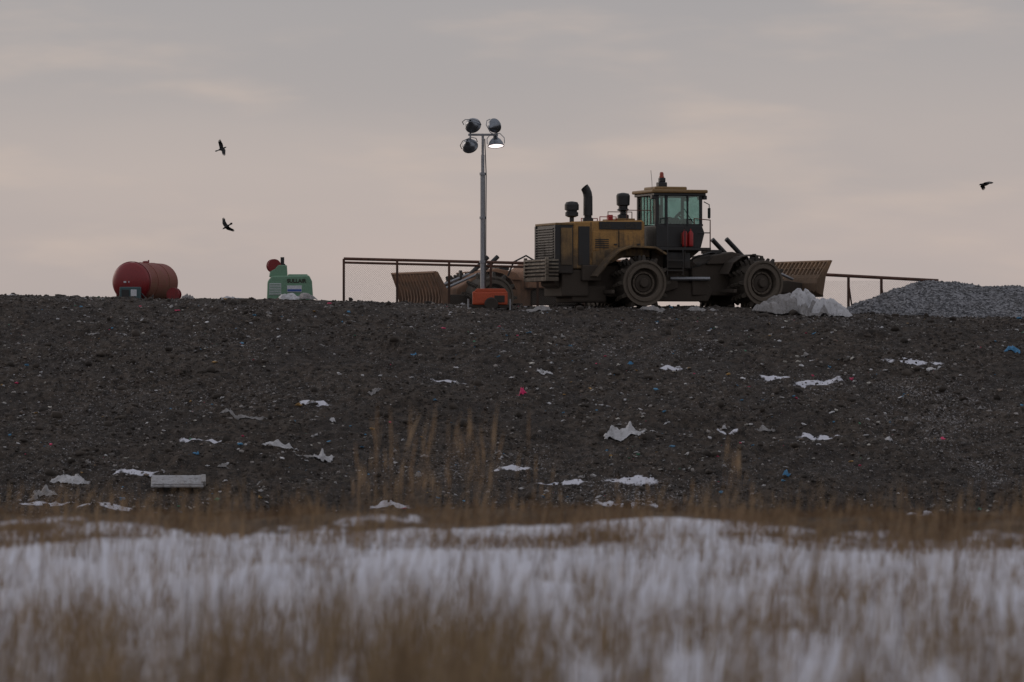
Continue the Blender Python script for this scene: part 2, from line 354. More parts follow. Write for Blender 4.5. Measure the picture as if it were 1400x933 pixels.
# ------------------------------------------------------------------ gravel pile
gxx, gyy = np.meshgrid(np.arange(10.8, 23, .06), np.arange(147.5, 160, .08))
tp = np.interp(gxx*38.4+700, [1120, 1150, 1200, 1240, 1275, 1310, 1350, 1400, 1480, 1560], [-.3, 0.1, .62, 1.0, 1.18, 1.15, 1.03, 1.0, .8, -.3])
top = 2.55+tp+(fbm(gxx/1.5, gyy/1.5, 3, 40)-.5)*.25
zz = top-np.maximum(np.abs(gyy-153.2)-.5, 0)*.52+(fbm(gxx/.5, gyy/.5, 3, 44)-.5)*.16+(rng.random(gxx.shape)-.5)*.035
zz = np.maximum(zz, H(gxx, gyy)-.25)
m, nt, b = newmat('crushed_gravel'); c = objco(nt)
vo = N(nt, 'ShaderNodeTexVoronoi'); vo.inputs['Scale'].default_value = 13; nt.links.new(c, vo.inputs['Vector'])
sp = N(nt, 'ShaderNodeSeparateColor'); nt.links.new(vo.outputs['Color'], sp.inputs[0])
g1 = mixc(nt, ramp(nt, sp.outputs[0], .1, 1.), (.06, .062, .067), (.26, .262, .28)); g1 = mixc(nt, ramp(nt, noise(nt, c, 1.1, 5), .45, .75), g1, mixc(nt, .5, g1, (.085, .077, .07)))
nt.links.new(g1, b.inputs['Base Color']); b.inputs['Roughness'].default_value = .9; bump(nt, b, vo.outputs['Distance'], 1., .06)
ny, nx = gxx.shape; idx = np.arange(ny*nx).reshape(ny, nx)
q = np.stack([idx[:-1, :-1], idx[:-1, 1:], idx[1:, 1:], idx[1:, :-1]], -1).reshape(-1, 4)
gp = mesh_np('gravel_pile', np.stack([gxx, gyy, zz], -1).reshape(-1, 3), q, m)
n = 7500; ii = rng.integers(0, gxx.size, n); ii = ii[(gyy.ravel()[ii] < 153.6)]; n = len(ii)
xy = np.stack([gxx.ravel()[ii], gyy.ravel()[ii]], -1)+(rng.random((n, 2))-.5)*.06; sz = .015+.028*rng.random(n)
zz2 = zz.ravel()[ii]; ok = zz2 > H(xy[:, 0], xy[:, 1])-.05; xy = xy[ok]; sz = sz[ok]; zz2 = zz2[ok]; n = len(xy)
go = scatter('gravel_stones', xy, zz2+.01, sz, .8, attrmat('stone', .9), np.array([[.19, .192, .205]])*(.4+1.0*rng.random((n, 1)))); go.parent = gp

# ------------------------------------------------------------------ compactor parts
def wheel(P, name, cx, cz, yo, yi):
    """steel drum wheel with welded tips: yo outer face, yi inner face, axis Y"""
    s = 1 if yi > yo else -1; W = abs(yi-yo); Rw = .80
    lathe(P, name+'_rim_face', [(.50, .20), (.51, .03), (.53, 0), (.64, 0), (.65, .05), (.71, .05), (.72, 0), (.79, 0), (.80, .03)], (cx, yo, cz), (0, s, 0), M_wheel, 44, cap=False)
    lathe(P, name+'_drum', [(Rw-.002, .03), (Rw-.002, W-.05), (.74, W), (.3, W)], (cx, yo, cz), (0, s, 0), M_cleat, 40, cap=False)
    lathe(P, name+'_hub', [(.001, .02), (.13, .02), (.15, .05), (.17, .16), (.30, .18), (.32, .24), (.51, .24), (.51, .3)], (cx, yo, cz), (0, s, 0), M_frame, 32, cap=False)
    lathe(P, name+'_hub_ring', [(.33, .22), (.34, .14), (.40, .14), (.41, .22)], (cx, yo, cz), (0, s, 0), M_wheel, 32, cap=False)
    v = []; f = []
    def tooth(a, t, hb, ht, hh):
        er = Vector((math.cos(a), 0, math.sin(a))); et = Vector((-math.sin(a), 0, math.cos(a))); ey = Vector((0, 1, 0)); b0 = len(v)
        for r, q in ((Rw-.02, hb), (Rw+hh*.5, hb*.72), (Rw+hh, ht)):
            for i, j in ((-1, -1), (1, -1), (1, 1), (-1, 1)): v.append(Vector((cx, yo+s*t, cz))+er*r+et*i*q+ey*j*q)
        f.extend([(b0, b0+3, b0+2, b0+1), (b0+8, b0+9, b0+10, b0+11)]+[(b0+4*l+k, b0+4*l+(k+1) % 4, b0+4*l+4+(k+1) % 4, b0+4*l+4+k) for k in range(4) for l in (0, 1)])
    # tips sit in aligned files with wide gaps between them, so the outline is toothed
    for j in range(4):
        for k in range(12):
            tooth(2*math.pi*(k+.10*j+rng.random()*.05)/12, .12+j*(W-.26)/3, .080, .035+rng.random()*.01, .16+rng.random()*.02)
    part(P, name+'_cleats', v, f, M_cleat, .008)
    if name.startswith('near'):
        for k in range(12):
            a = 2*math.pi*k/12; lathe(P, name+'_bolt_%d' % k, [(.022, 0), (.022, .05)], (cx+.37*math.cos(a), yo+s*.10, cz+.37*math.sin(a)), (0, s, 0), M_wheel, 6)

def blade(P, y0, y1, xb=3.85, zb=.42, h=1.2, front=False):
    MB = M_ramp if front else M_blade
    prof = [(xb+.10, 0), (xb-.02, .18), (xb-.03, .42), (xb+.08, .72)]
    prof = [(a, zb+c) for a, c in prof]
    band(P, 'blade_moldboard', prof, .05, y0, y1, MB)
    nrib = 17 if not front else 15; X1 = xb+.08; Z1 = zb+.72; X2 = xb+.46; Z2 = zb+h
    for k in range(nrib):
        y = y0+(y1-y0)*k/(nrib-1); w = .045
        if front: prism(P, 'front_rib_%d' % k, [(xb+.12, zb-.05), (xb+.02, zb+.4), (X1-.02, Z1), (X2-.12, Z2), (X2+.03, Z2), (X1+.14, Z1), (xb+.16, zb+.4), (xb+.22, zb-.05)], y-w*1.2, y+w*1.2, MB, .006)
        else: prism(P, 'rake_rib_%d' % k, [(X1-.16, Z1-.62), (X1-.10, Z1-.1), (X2-.1, Z2), (X2+.03, Z2), (X1+.06, Z1-.02), (X1-.05, Z1-.3)], y-w, y+w, MB, .006)
    cyl(P, 'rake_top_rail', (X2-.02, y0-.03, Z2+.0), (X2-.02, y1+.03, Z2+.0), .05, MB)
    cyl(P, 'rake_mid_rail', ((X1+X2)/2, y0, (Z1+Z2)/2), ((X1+X2)/2, y1, (Z1+Z2)/2), .03, MB)
    for y in (y0, y1): prism(P, 'blade_end_plate', [(xb+.12, zb-.03), (xb-.12, zb+.1), (xb-.1, zb+.6), (X2-.12, Z2+.02), (X2+.06, Z2+.04), (xb+.25, zb+.7)], y-.03, y+.03, MB, .01)
    box(P, 'cutting_edge', xb+.06, xb+.16, y0, y1, zb-.06, zb+.04, M_frame)

def front_module(P, front=False, MF=None):
    MF = MF or M_frame
    prism(P, 'front_frame', [(-.4, .40), (-.45, 1.35), (.15, 1.62), (.45, 1.86), (1.15, 1.93), (1.75, 1.78), (2.3, 1.45), (2.75, 1.2), (2.75, .40)], -.62, .62, MF, .05)
    prism(P, 'front_cover', [(.1, 1.5), (.35, 1.82), (1.15, 1.96), (1.6, 1.86), (1.9, 1.55)], -.75, .75, MF, .04)
    box(P, 'front_axle', 1.4, 1.85, -1.0, 1.0, .5, 1.0, M_frame)
    for s, nm in ((-1, 'near'), (1, 'far')):
        wheel(P, nm+'_front_wheel', 1.74, .84, s*1.9, s*.8)
        cyl(P, nm+'_lift_cylinder', (1.02, s*.5, 2.42), (1.75, s*.5, 1.75), .085, M_blk)
        cyl(P, nm+'_lift_rod', (1.7, s*.5, 1.8), (3.7, s*.6, 1.0), .05, M_galv)
        prism(P, nm+'_push_arm', [(2.2, .5), (2.3, .95), (3.2, .95), (3.95, .85), (3.95, .55), (3.1, .5)], s*1.02-.1, s*1.02+.1, M_frame, .03)
        band(P, nm+'_front_fender', [(.62, 1.15), (.85, 1.55), (1.2, 1.76), (1.62, 1.83), (2.0, 1.78)], .035, s*.72, s*1.35, MF)
        box(P, nm+'_cleaner_bar', .55, .68, s*1.35-.5, s*1.35+.5, .5, .62, M_frame)
    box(P, 'hydraulic_block', .5, .9, -.4, .4, 1.9, 2.03, M_blk); box(P, 'headlamp_bracket', 2.1, 2.2, -.6, -.45, 1.5, 1.9, M_blk)
    pipe(P, 'hose', [(-.6, -.3, 1.5), (-.2, -.45, 1.75), (.3, -.4, 1.9), (.8, -.35, 2.0)], .03, M_blk)
    pipe(P, 'hose', [(-.6, -.4, 1.3), (-.2, -.65, 1.45), (.2, -.68, 1.6), (.6, -.55, 1.9)], .025, M_blk)
    blade(P, -2.2, 2.2, front=front, h=1.35 if front else 1.2)

C = empty('landfill_compactor', (6.47, 151.2, 2.80), R(18))
XF = Matrix.Translation((-.2, 0, 0)) @ Matrix.Rotation(R(9), 4, 'Z') @ Matrix.Translation((.2, 0, 0))
front_module(C)
XF = Matrix.Identity(4)
prism(C, 'rear_frame', [(-5.5, .75), (-5.5, 1.35), (-2.0, 1.5), (-.9, 1.2), (-.9, .65), (-2.0, .35), (-4.8, .35)], -.75, .75, M_frame, .04)
prism(C, 'hitch_upper', [(-1.3, 1.3), (-1.3, 1.75), (-.2, 1.6), (.1, 1.4), (-.2, 1.3)], -.4, .4, M_frame, .03)
prism(C, 'hitch_lower', [(-1.9, .2), (-1.9, .85), (.3, .85), (.5, .55), (.3, .2)], -.55, .55, M_frame, .03)
cyl(C, 'hitch_pin', (-.2, 0, .45), (-.2, 0, 1.7), .13, M_frame)
box(C, 'transmission_guard', -1.5, -.35, -.45, .45, .8, 1.35, M_frame, .05)
cyl(C, 'steer_cylinder', (-1.2, -.75, 1.0), (.3, -.7, 1.0), .07, M_galv)
box(C, 'rear_axle', -2.85, -2.35, -1.0, 1.0, .5, 1.0, M_frame)
for s, nm in ((-1, 'near'), (1, 'far')):
    wheel(C, nm+'_rear_wheel', -2.55, .82, s*1.9, s*.8)
    band(C, nm+'_rear_fender', [(-4.25, 1.02), (-3.75, 1.62), (-3.4, 1.92), (-2.97, 2.06), (-2.1, 2.03), (-1.7, 1.80)], .07, s*1.02, s*1.75, M_yel2)
    prism(C, nm+'_fender_skirt', [(-4.25, 1.05), (-4.2, 1.9), (-2.97, 2.12), (-2.1, 2.1), (-2.1, 1.75), (-2.97, 1.78), (-3.6, 1.5), (-3.95, 1.05)], s*1.06, s*1.13, M_yel2, .01)
    box(C, nm+'_cleaner_frame', -3.75, -3.65, s*1.35-.5, s*1.35+.5, .45, .58, M_frame)
box(C, 'radiator_guard', -5.55, -4.92, -1.12, 1.12, 1.15, 2.86, M_blk, .04)
box(C, 'radiator_rim_top', -5.58, -4.90, -1.14, 1.14, 2.84, 2.92, M_yel2, .02)
for k in range(13): box(C, 'rear_louvre_%d' % k, -5.62, -5.53, -.95, .95, 1.62+k*.09, 1.66+k*.09, M_blk, .005)
box(C, 'rear_corner_post', -5.60, -5.42, -1.15, -1.0, 1.2, 2.84, M_blk, .02); box(C, 'rear_corner_post', -5.60, -5.42, 1.0, 1.15, 1.2, 2.84, M_blk, .02)
box(C, 'guard_side_panel', -5.38, -4.97, -1.15, -1.10, 1.45, 2.74, M_yel2, .01)
prism(C, 'engine_hood', [(-4.93, 1.32), (-4.93, 2.90), (-4.8, 2.97), (-2.35, 3.04), (-2.25, 2.95), (-2.25, 1.75), (-3.4, 1.75), (-3.9, 1.32)], -1.06, 1.06, M_yel, .05)
box(C, 'hood_side_door', -4.72, -4.30, -1.085, -1.05, 1.45, 2.80, M_blk, .01)
box(C, 'hood_service_door', -4.20, -3.25, -1.08, -1.05, 1.95, 2.62, M_yel, .012)
box(C, 'hood_service_door', -3.20, -2.40, -1.08, -1.05, 1.95, 2.62, M_yel, .012)
box(C, 'hood_decal', -3.95, -2.38, -1.09, -1.055, 2.70, 2.97, M_blk, .004)
for k in range(5): box(C, 'hood_vent_%d' % k, -4.1, -3.6, -1.1, -1.07, 2.05+k*.07, 2.08+k*.07, M_blk, .004)
for x in (-4.25, -3.225): box(C, 'panel_gap', x-.012, x+.012, -1.072, -1.05, 1.7, 2.95, M_blk, 0)
for x in (-3.35, -2.5): box(C, 'door_handle', x-.06, x+.06, -1.11, -1.08, 2.15, 2.2, M_blk, .005)
def text(P, s, x, y, z, size, mat):
    cu = bpy.data.curves.new('lettering', 'FONT'); cu.body = s; cu.size = size; cu.extrude = .004; cu.offset = .008; cu.materials.append(mat)
    o = bpy.data.objects.new('lettering', cu); col.objects.link(o); o.parent = P; o.location = (x, y, z); o.rotation_euler = (R(90), 0, 0)
text(C, '826', -3.85, -1.10, 2.75, .22, M_letter); text(C, 'CAT', -3.0, -1.10, 2.75, .24, M_letter)
box(C, 'rear_bumper', -5.95, -5.5, -1.25, 1.25, .88, 1.02, M_lite, .02)
for k in range(5): box(C, 'bumper_slat_%d' % k, -5.98, -5.50, -1.24, 1.24, 1.08+k*.125, 1.14+k*.125, M_lite, .008)
box(C, 'bumper_core', -5.90, -5.52, -1.18, 1.18, .95, 1.66, M_blk, .02)
for y in (-1.24, 1.14): box(C, 'bumper_post', -5.97, -5.86, y, y+.1, .9, 1.72, M_lite, .01)
box(C, 'belly_box', -5.3, -4.3, -1.0, 1.0, .35, 1.3, M_frame, .06)
box(C, 'belly_guard', -4.9, -3.6, -.9, .9, .15, .75, M_frame, .08)
box(C, 'side_tank', -4.6, -3.9, -1.15, -.8, .9, 1.45, M_frame, .04)
def X4(px, y): return (px-950+38.6*.309*y)/(38.6*.951)
xa = X4(781, -.4); cyl(C, 'precleaner_pipe', (xa, -.4, 2.95), (xa, -.4, 3.2), .08, M_blk)
lathe(C, 'precleaner', [(.12, 0), (.23, .05), (.23, .17), (.19, .19), (.19, .24), (.25, .26), (.25, .44), (.2, .53), (.05, .56)], (xa, -.4, 3.13), (0, 0, 1), M_blk, 24)
xa = X4(803, -.4); lathe(C, 'exhaust_base', [(.19, 0), (.19, .12), (.13, .15), (.13, .3)], (xa, -.4, 2.98), (0, 0, 1), M_blk)
cyl(C, 'exhaust_stack', (xa, -.4, 3.2), (xa, -.4, 3.87), .165, M_blk, .16, 20)
seg = 16; v = []; fcs = []
for cxx, czz, r, tl in [(xa, 3.85, .16, 0), (xa-.02, 3.98, .158, .25), (xa-.07, 4.10, .155, .5), (xa-.13, 4.19, .15, .75)]:
    for k in range(seg):
        a = 2*math.pi*k/seg; v.append((cxx+r*math.cos(a)*math.cos(tl), -.4+r*math.sin(a), czz+r*math.cos(a)*math.sin(tl)))
for i in range(3):
    for k in range(seg): fcs.append((i*seg+k, i*seg+(k+1) % seg, (i+1)*seg+(k+1) % seg, (i+1)*seg+k))
part(C, 'exhaust_tip', v, fcs, M_blk)
xa = X4(851, -.4); cyl(C, 'air_intake_pipe', (xa, -.4, 2.95), (xa, -.4, 3.5), .11, M_blk)
lathe(C, 'air_intake', [(.14, 0), (.23, .04), (.16, .1), (.16, .18), (.23, .22), (.24, .5), (.24, .55), (.2, .62), (.05, .65)], (xa, -.4, 3.36), (0, 0, 1), M_blk, 24)
lathe(C, 'air_intake_base', [(.2, 0), (.2, .22), (.12, .26)], (xa, -.4, 3.0), (0, 0, 1), M_blk)
for y in (-1.0, 1.0):
    pipe(C, 'hood_handrail', [(-3.9, y, 3.0), (-3.9, y, 3.14), (-3.3, y, 3.14), (-3.3, y, 3.0)], .02, M_extred)
    pipe(C, 'walkway_rail', [(-2.9, y, 3.0), (-2.9, y, 3.38), (-2.0, y, 3.38), (-2.0, y, 2.9)], .02, M_rust)
box(C, 'red_cap', -3.52, -3.34, -.8, -.62, 3.03, 3.22, M_extred, .02); box(C, 'hood_hatch', -3.2, -2.5, -.75, .75, 3.03, 3.10, M_yel2, .02)
box(C, 'cab_platform', -2.25, .12, -1.35, 1.35, 1.98, 2.08, M_blk, .015)
prism(C, 'cab_lower', [(-1.80, 2.08), (-1.80, 2.86), (-.08, 2.86), (.02, 2.6), (-.12, 2.08)], -.98, .98, M_blk, .03)
box(C, 'cab_roof', -1.98, .10, -1.10, 1.10, 4.00, 4.12, M_yel2, .04)
box(C, 'cab_roof_rim', -1.90, .04, -1.04, 1.04, 3.90, 4.0, M_blk, .02)
box(C, 'air_conditioner', -1.7, -.5, -.6, .6, 4.12, 4.24, M_yel2, .04)
for (x, y, w) in [(-1.76, -.93, .07), (-1.76, .93, .07), (-.12, -.93, .05), (-.12, .93, .05), (-1.42, -.95, .045), (-.62, -.95, .025), (-.9, .95, .04)]:
    box(C, 'cab_pillar', x-w, x+w, y-.045, y+.045, 2.84, 3.92, M_blk, .01)
box(C, 'window_sill', -1.8, -.04, -.97, -.9, 2.84, 2.92, M_blk, .01); box(C, 'window_sill', -1.8, -.04, .9, .97, 2.84, 2.92, M_blk, .01)
box(C, 'glass_near', -1.70, -.16, -.945, -.935, 2.9, 3.92, M_glass, 0); box(C, 'glass_far', -1.70, -.16, .935, .945, 2.9, 3.92, M_glass, 0)
box(C, 'glass_rear', -1.79, -1.78, -.88, .88, 2.9, 3.92, M_glass, 0); box(C, 'windscreen', -.10, -.09, -.88, .88, 2.9, 3.92, M_glass, 0)
box(C, 'seat_base', -1.4, -.85, -.28, .28, 2.7, 2.98, M_blk, .05); box(C, 'seat_back', -1.48, -1.30, -.26, .26, 2.95, 3.62, M_blk, .06, (-8, 'Y')); box(C, 'headrest', -1.50, -1.38, -.14, .14, 3.62, 3.8, M_blk, .04)
box(C, 'console', -.55, -.2, -.35, .35, 2.8, 3.12, M_blk, .05); cyl(C, 'steering_column', (-.35, 0, 3.0), (-.6, 0, 3.25), .03, M_blk); lathe(C, 'steering_wheel', [(.17, -.015), (.19, 0), (.17, .015)], (-.62, 0, 3.27), (-.7, 0, .7), M_blk, 20)
box(C, 'side_console', -1.3, -.8, -.6, -.4, 2.9, 3.15, M_blk, .03); box(C, 'joystick_console', -1.2, -.7, .4, .6, 2.9, 3.2, M_blk, .03)
pipe(C, 'wiper', [(-.40, -.96, 2.95), (-.75, -.965, 3.45)], .012, M_blk)
for k in range(6): box(C, 'rear_guard_bar_%d' % k, -1.84, -1.81, -.8+k*.32, -.77+k*.32, 2.9, 3.9, M_blk, 0)
xb = X4(904, -.3)
box(C, 'beacon_mount', xb-.16, xb+.16, -.45, -.15, 4.22, 4.40, M_blk, .03); box(C, 'beacon_box', xb-.10, xb+.12, -.4, -.2, 4.40, 4.56, M_blk, .03)
M_beac = paint('beacon_red', (.36, .06, .03), (.12, .03, .02), .25, .35, 0, 0)
lathe(C, 'beacon', [(.09, 0), (.09, .04), (.075, .05), (.07, .16), (.04, .2), (.001, .2)], (xb, -.3, 4.56), (0, 0, 1), M_beac, 16)
pipe(C, 'antenna', [(-1.85, -.7, 4.1), (-1.86, -.7, 4.4), (-1.9, -.7, 4.8)], .008, M_blk)
for (x, y) in [(-1.9, -.9), (.02, -.9), (.02, .9), (.04, -.4)]:
    box(C, 'work_light', x-.06, x+.08, y-.1, y+.1, 3.78, 3.92, M_blk, .02)
pipe(C, 'mirror_arm', [(.0, -.95, 3.7), (.12, -1.15, 3.6), (.12, -1.15, 3.1)], .018, M_blk); box(C, 'mirror', .08, .13, -1.28, -1.08, 3.12, 3.48, M_blk, .02)
pipe(C, 'platform_rail', [(.1, -1.3, 2.05), (.1, -1.3, 3.05), (-.5, -1.3, 3.1), (-.5, -1.3, 2.9)], .024, M_rust)
pipe(C, 'platform_rail', [(.1, -1.3, 2.6), (-.35, -1.3, 2.6)], .02, M_blk)
pipe(C, 'grab_rail', [(-1.5, -1.32, 2.05), (-1.5, -1.32, 3.1), (-1.38, -1.05, 3.12)], .02, M_blk)
pipe(C, 'grab_rail', [(-.85, -1.32, 1.4), (-.85, -1.32, 2.9)], .02, M_blk)
for k, xx in enumerate((-.80, -.58)):
    lathe(C, 'fire_extinguisher_%d' % k, [(.001, 0), (.09, 0), (.095, .04), (.095, .46), (.05, .54), (.02, .56), (.02, .62)], (xx, -1.16, 2.12), (0, 0, 1), M_extred, 16, True)
box(C, 'extinguisher_bracket', -.9, -.48, -1.07, -1.0, 2.2, 2.6, M_rust, .01)
box(C, 'access_ladder', -1.55, -.95, -1.40, -1.32, 1.25, 1.30, M_blk, .01); box(C, 'access_ladder', -1.55, -.95, -1.40, -1.32, 1.6, 1.65, M_blk, .01)
for x in (-1.55, -.97): box(C, 'ladder_stringer', x, x+.04, -1.40, -1.34, 1.1, 2.0, M_blk, .005)
box(C, 'cab_support', -1.95, -.75, -.85, .85, 1.2, 1.98, M_frame, .04); box(C, 'battery_box', -1.5, -.6, -1.2, -.85, 1.35, 1.92, M_blk, .03)
prism(C, 'cab_brace', [(-.75, 1.98), (-.1, 1.98), (-.75, 1.45)], -.8, .8, M_frame, .02)

# ------------------------------------------------------------------ second compactor behind the crest
D = empty('landfill_compactor', (.2, 164.5, 2.42), R(203))
front_module(D, True, M_ramp)
prism(D, 'rear_frame', [(-5.2, .6), (-5.2, 1.4), (-.9, 1.4), (-.3, 1.1), (-.3, .55)], -.75, .75, M_frame, .04)
prism(D, 'engine_hood', [(-5.3, 1.2), (-5.3, 2.25), (-5.1, 2.35), (-.6, 2.25), (-.1, 1.9), (0, 1.2)], -1.0, 1.0, M_ramp, .05)
pipe(D, 'hose', [(-.4, 1.02, 2.2), (.1, 1.1, 2.45), (.6, 1.05, 2.2), (.8, .9, 1.6)], .035, M_blk)
for s, nm in ((-1, 'farther'), (1, 'other')): wheel(D, nm+'_rear_wheel', -2.9, .8, s*1.9, s*.8)

# ------------------------------------------------------------------ light tower
yy = 148.2; sc = F/yy
T = empty('light_tower', ((660-700)/sc, yy, float(H(-1, yy))), 0)
def tz(py): return CZ+(466.5-py)/sc-T.location.z
def tx(px): return (px-660)/sc
box(T, 'generator_box', tx(646), tx(694), -.45, .45, .10, tz(399), M_orange, .04)
prism(T, 'canopy', [(tx(648), tz(399)-.01), (tx(652), tz(395)), (tx(690), tz(395)), (tx(693), tz(399)-.01)], -.43, .43, M_orange, .02)
box(T, 'vent_panel', tx(676), tx(690), -.47, -.44, .18, .42, M_blk, .01); box(T, 'door_panel', tx(650), tx(672), -.465, -.44, .16, .50, M_orange, .01)
box(T, 'chassis', tx(640), tx(700), -.4, .4, .0, .10, M_blk, .02)
for x in (-.5, .95):
    for y in (-.55, .55): cyl(T, 'outrigger', (x, y, -.1), (x, y, .3), .03, M_galv)
for y in (-.5, .5): lathe(T, 'trailer_wheel', [(.05, -.07), (.2, -.08), (.24, -.05), (.24, .05), (.2, .08), (.05, .07)], (.3, y, .12), (0, 1, 0), M_blk, 20)
cyl(T, 'mast_lower', (0, 0, .2), (0, 0, tz(240)), .085, M_galv); cyl(T, 'mast_middle', (0, 0, tz(242)), (0, 0, tz(212)), .062, M_galv); cyl(T, 'mast_upper', (.0, 0, tz(213)), (.0, 0, tz(183)), .045, M_galv)
for py in (240, 300, 360): lathe(T, 'mast_collar', [(.085, 0), (.115, .01), (.115, .09), (.085, .1)], (0, 0, tz(py)), (0, 0, 1), M_galv, 16)
pipe(T, 'mast_cable', [(.1, -.05, .5), (.11, -.06, 3), (.12, -.05, tz(240)), (.07, -.05, tz(190))], .018, M_blk)
box(T, 'crossbar', tx(640), tx(681), -.04, .04, tz(186), tz(183), M_galv, .01)
for px in (643, 678): box(T, 'drop_bracket', tx(px)-.03, tx(px)+.03, -.03, .03, tz(190), tz(180), M_galv, .01)
M_glasslens = paint('dull_lens', (.10, .11, .12), (.05, .05, .05), .3, .15, .3, 0)
def flood(nm, px, py, ax, lit=False, s=1.):
    c = Vector((tx(px), -.12, tz(py))); a = Vector(ax).normalized()
    lathe(T, nm+'_housing', [(.03*s, -.30*s), (.07*s, -.29*s), (.09*s, -.21*s), (.17*s, -.15*s), (.24*s, -.05*s), (.27*s, .04*s), (.285*s, .05*s), (.285*s, .09*s), (.265*s, .09*s)], c, a, M_housing, 28, True, False)
    lathe(T, nm+'_lens', [(.001, .10*s), (.15*s, .095*s), (.262*s, .075*s)], c, a, M_lamp if lit else M_glasslens, 28, True, False)
    u = a.cross(Vector((0, 1, 0))).normalized()
    if abs(a.y) > .8: u = Vector((1, 0, 0))
    pipe(T, nm+'_yoke', [c+u*.30*s, c+u*.30*s-a*.2*s, c+u*.16*s-a*.36*s, c-u*.16*s-a*.36*s, c-u*.30*s-a*.2*s, c-u*.30*s], .015, M_galv)
flood('flood_1', 646, 171, (.25, .85, -.45)); flood('flood_2', 675, 173, (.55, .75, .3), s=.92); flood('flood_3', 642, 199, (.25, .8, -.55), s=1.); flood('flood_4', 678, 197, (.05, -.22, -.97), True, 1.)

# ------------------------------------------------------------------ fuel tank
yy = 160; sc = F/yy
K = empty('fuel_tank', ((178-700)/sc, yy, 0), 0)
zc = CZ+(466.5-385.5)/sc; ax = Vector((.28, .96, 0)); Rt = .74
lathe(K, 'front_head', [(.001, -.20), (.25, -.18), (.48, -.12), (.66, -.03), (Rt, .06), (Rt, .12)], (0, 0, zc), ax, M_red, 48, True, False)
lathe(K, 'shell', [(Rt, .12), (Rt, 1.0), (Rt+.012, 1.0), (Rt+.012, 1.06), (Rt, 1.06), (Rt, 2.2), (Rt+.012, 2.2), (Rt+.012, 2.26), (Rt, 2.26), (Rt, 3.1), (.6, 3.22), (.3, 3.3), (.001, 3.33)], (0, 0, zc), ax, M_redside, 48, False, False)
lathe(K, 'shell_strap', [(Rt+.01, 0), (Rt+.03, 0), (Rt+.03, .07), (Rt+.01, .07)], Vector((0, 0, zc))+ax*.14, ax, M_red, 48, False, False)
for t in (.5, 2.7):
    c = ax*t; box(K, 'saddle', c.x-.7, c.x+.7, c.y-.08, c.y+.08, zc-1.1, zc-.45, M_rust, .02)
M_teal = paint('teal_cabinet', (.045, .095, .105), (.05, .05, .05), .34, .5, 0, 3.2)
box(K, 'pump_cabinet', -.34, .44, -.65, -.25, zc-.95, zc-.20, M_teal, .03); box(K, 'pump_meter', .08, .3, -.69, -.64, zc-.55, zc-.3, M_white, .01)
box(K, 'pump_panel', -.26, .02, -.68, -.64, zc-.6, zc-.3, M_blk, .01)
pipe(K, 'hose', [(.42, -.45, zc-.4), (.6, -.5, zc-.6), (.75, -.4, zc-.75), (.9, -.3, zc-.5)], .03, M_blk)
lathe(K, 'hose_reel', [(.06, -.12), (.26, -.12), (.26, -.08), (.12, -.07), (.12, .07), (.26, .08), (.26, .12), (.06, .12)], (1.62, .3, zc-.48), (.3, 1, 0), M_red, 20)
box(K, 'reel_stand', 1.4, 1.85, .2, .4, zc-1.1, zc-.6, M_red, .02)
lathe(K, 'fill_cap', [(.12, 0), (.12, .06), (.05, .08)], Vector((0, 0, zc+Rt-.01))+ax*1.6, (0, 0, 1), M_red)
for dx in (-.18, 0, .15): box(K, 'warning_label', dx-.05, dx+.05, -.20, -.185, zc-.04, zc+.02, M_white, 0)
pipe(K, 'vent_pipe', [ax*1.9+Vector((0, 0, zc+.7)), ax*1.9+Vector((0, 0, zc+.85))], .03, M_red)

# ------------------------------------------------------------------ green air compressor
yy = 157; sc = F/yy
G = empty('air_compressor', ((396-700)/sc, yy, 0), R(4))
def gx_(px): return (px-396)/sc
def gz_(py): return CZ+(466.5-py)/sc
prism(G, 'body', [(gx_(365), gz_(414)), (gx_(366), gz_(385)), (gx_(371), gz_(378)), (gx_(422), gz_(377)), (gx_(426), gz_(385)), (gx_(428), gz_(414))], -.7, .7, M_green, .05)
prism(G, 'control_tower', [(gx_(368), gz_(379)), (gx_(369), gz_(372)), (gx_(376), gz_(368)), (gx_(380), gz_(363)), (gx_(392), gz_(363)), (gx_(393), gz_(379))], -.5, .3, M_green, .03)
cyl(G, 'stack', (gx_(386), -.1, gz_(364)), (gx_(386), -.1, gz_(352)), .07, M_blk)
box(G, 'stack_cap', gx_(383), gx_(390), -.2, 0, gz_(365), gz_(361), M_blk, .02)
lathe(G, 'hose_reel', [(.05, -.12), (.25, -.12), (.25, -.08), (.18, -.07), (.18, .07), (.25, .08), (.25, .12), (.05, .12)], (gx_(374), -.3, gz_(364)), (.25, -1, 0), M_red, 24)
box(G, 'top_lid', gx_(394), gx_(420), -.55, .55, gz_(378), gz_(375.5), M_green, .02)
box(G, 'label_panel', gx_(392), gx_(412), -.725, -.70, gz_(400), gz_(391), M_white, .005); box(G, 'label_stripe', gx_(392.5), gx_(411.5), -.735, -.722, gz_(399), gz_(396), M_blue, 0)
box(G, 'side_grille', gx_(368), gx_(384), -.72, -.70, gz_(404), gz_(388), M_white, .01)
for k in range(7): box(G, 'grille_bar_%d' % k, gx_(368.5), gx_(383.5), -.73, -.715, gz_(403-k*2.2), gz_(402-k*2.2), M_green, 0)
text(G, 'SULLAIR', gx_(392), -.705, gz_(387), .19, M_blk)
for px in (375, 418): lathe(G, 'wheel', [(.05, -.09), (.28, -.1), (.32, -.06), (.32, .06), (.28, .1), (.05, .09)], (gx_(px), -.6, gz_(416)), (0, 1, 0), M_blk, 24)
box(G, 'chassis', gx_(364), gx_(429), -.5, .5, gz_(422), gz_(413.5), M_blk, .02)

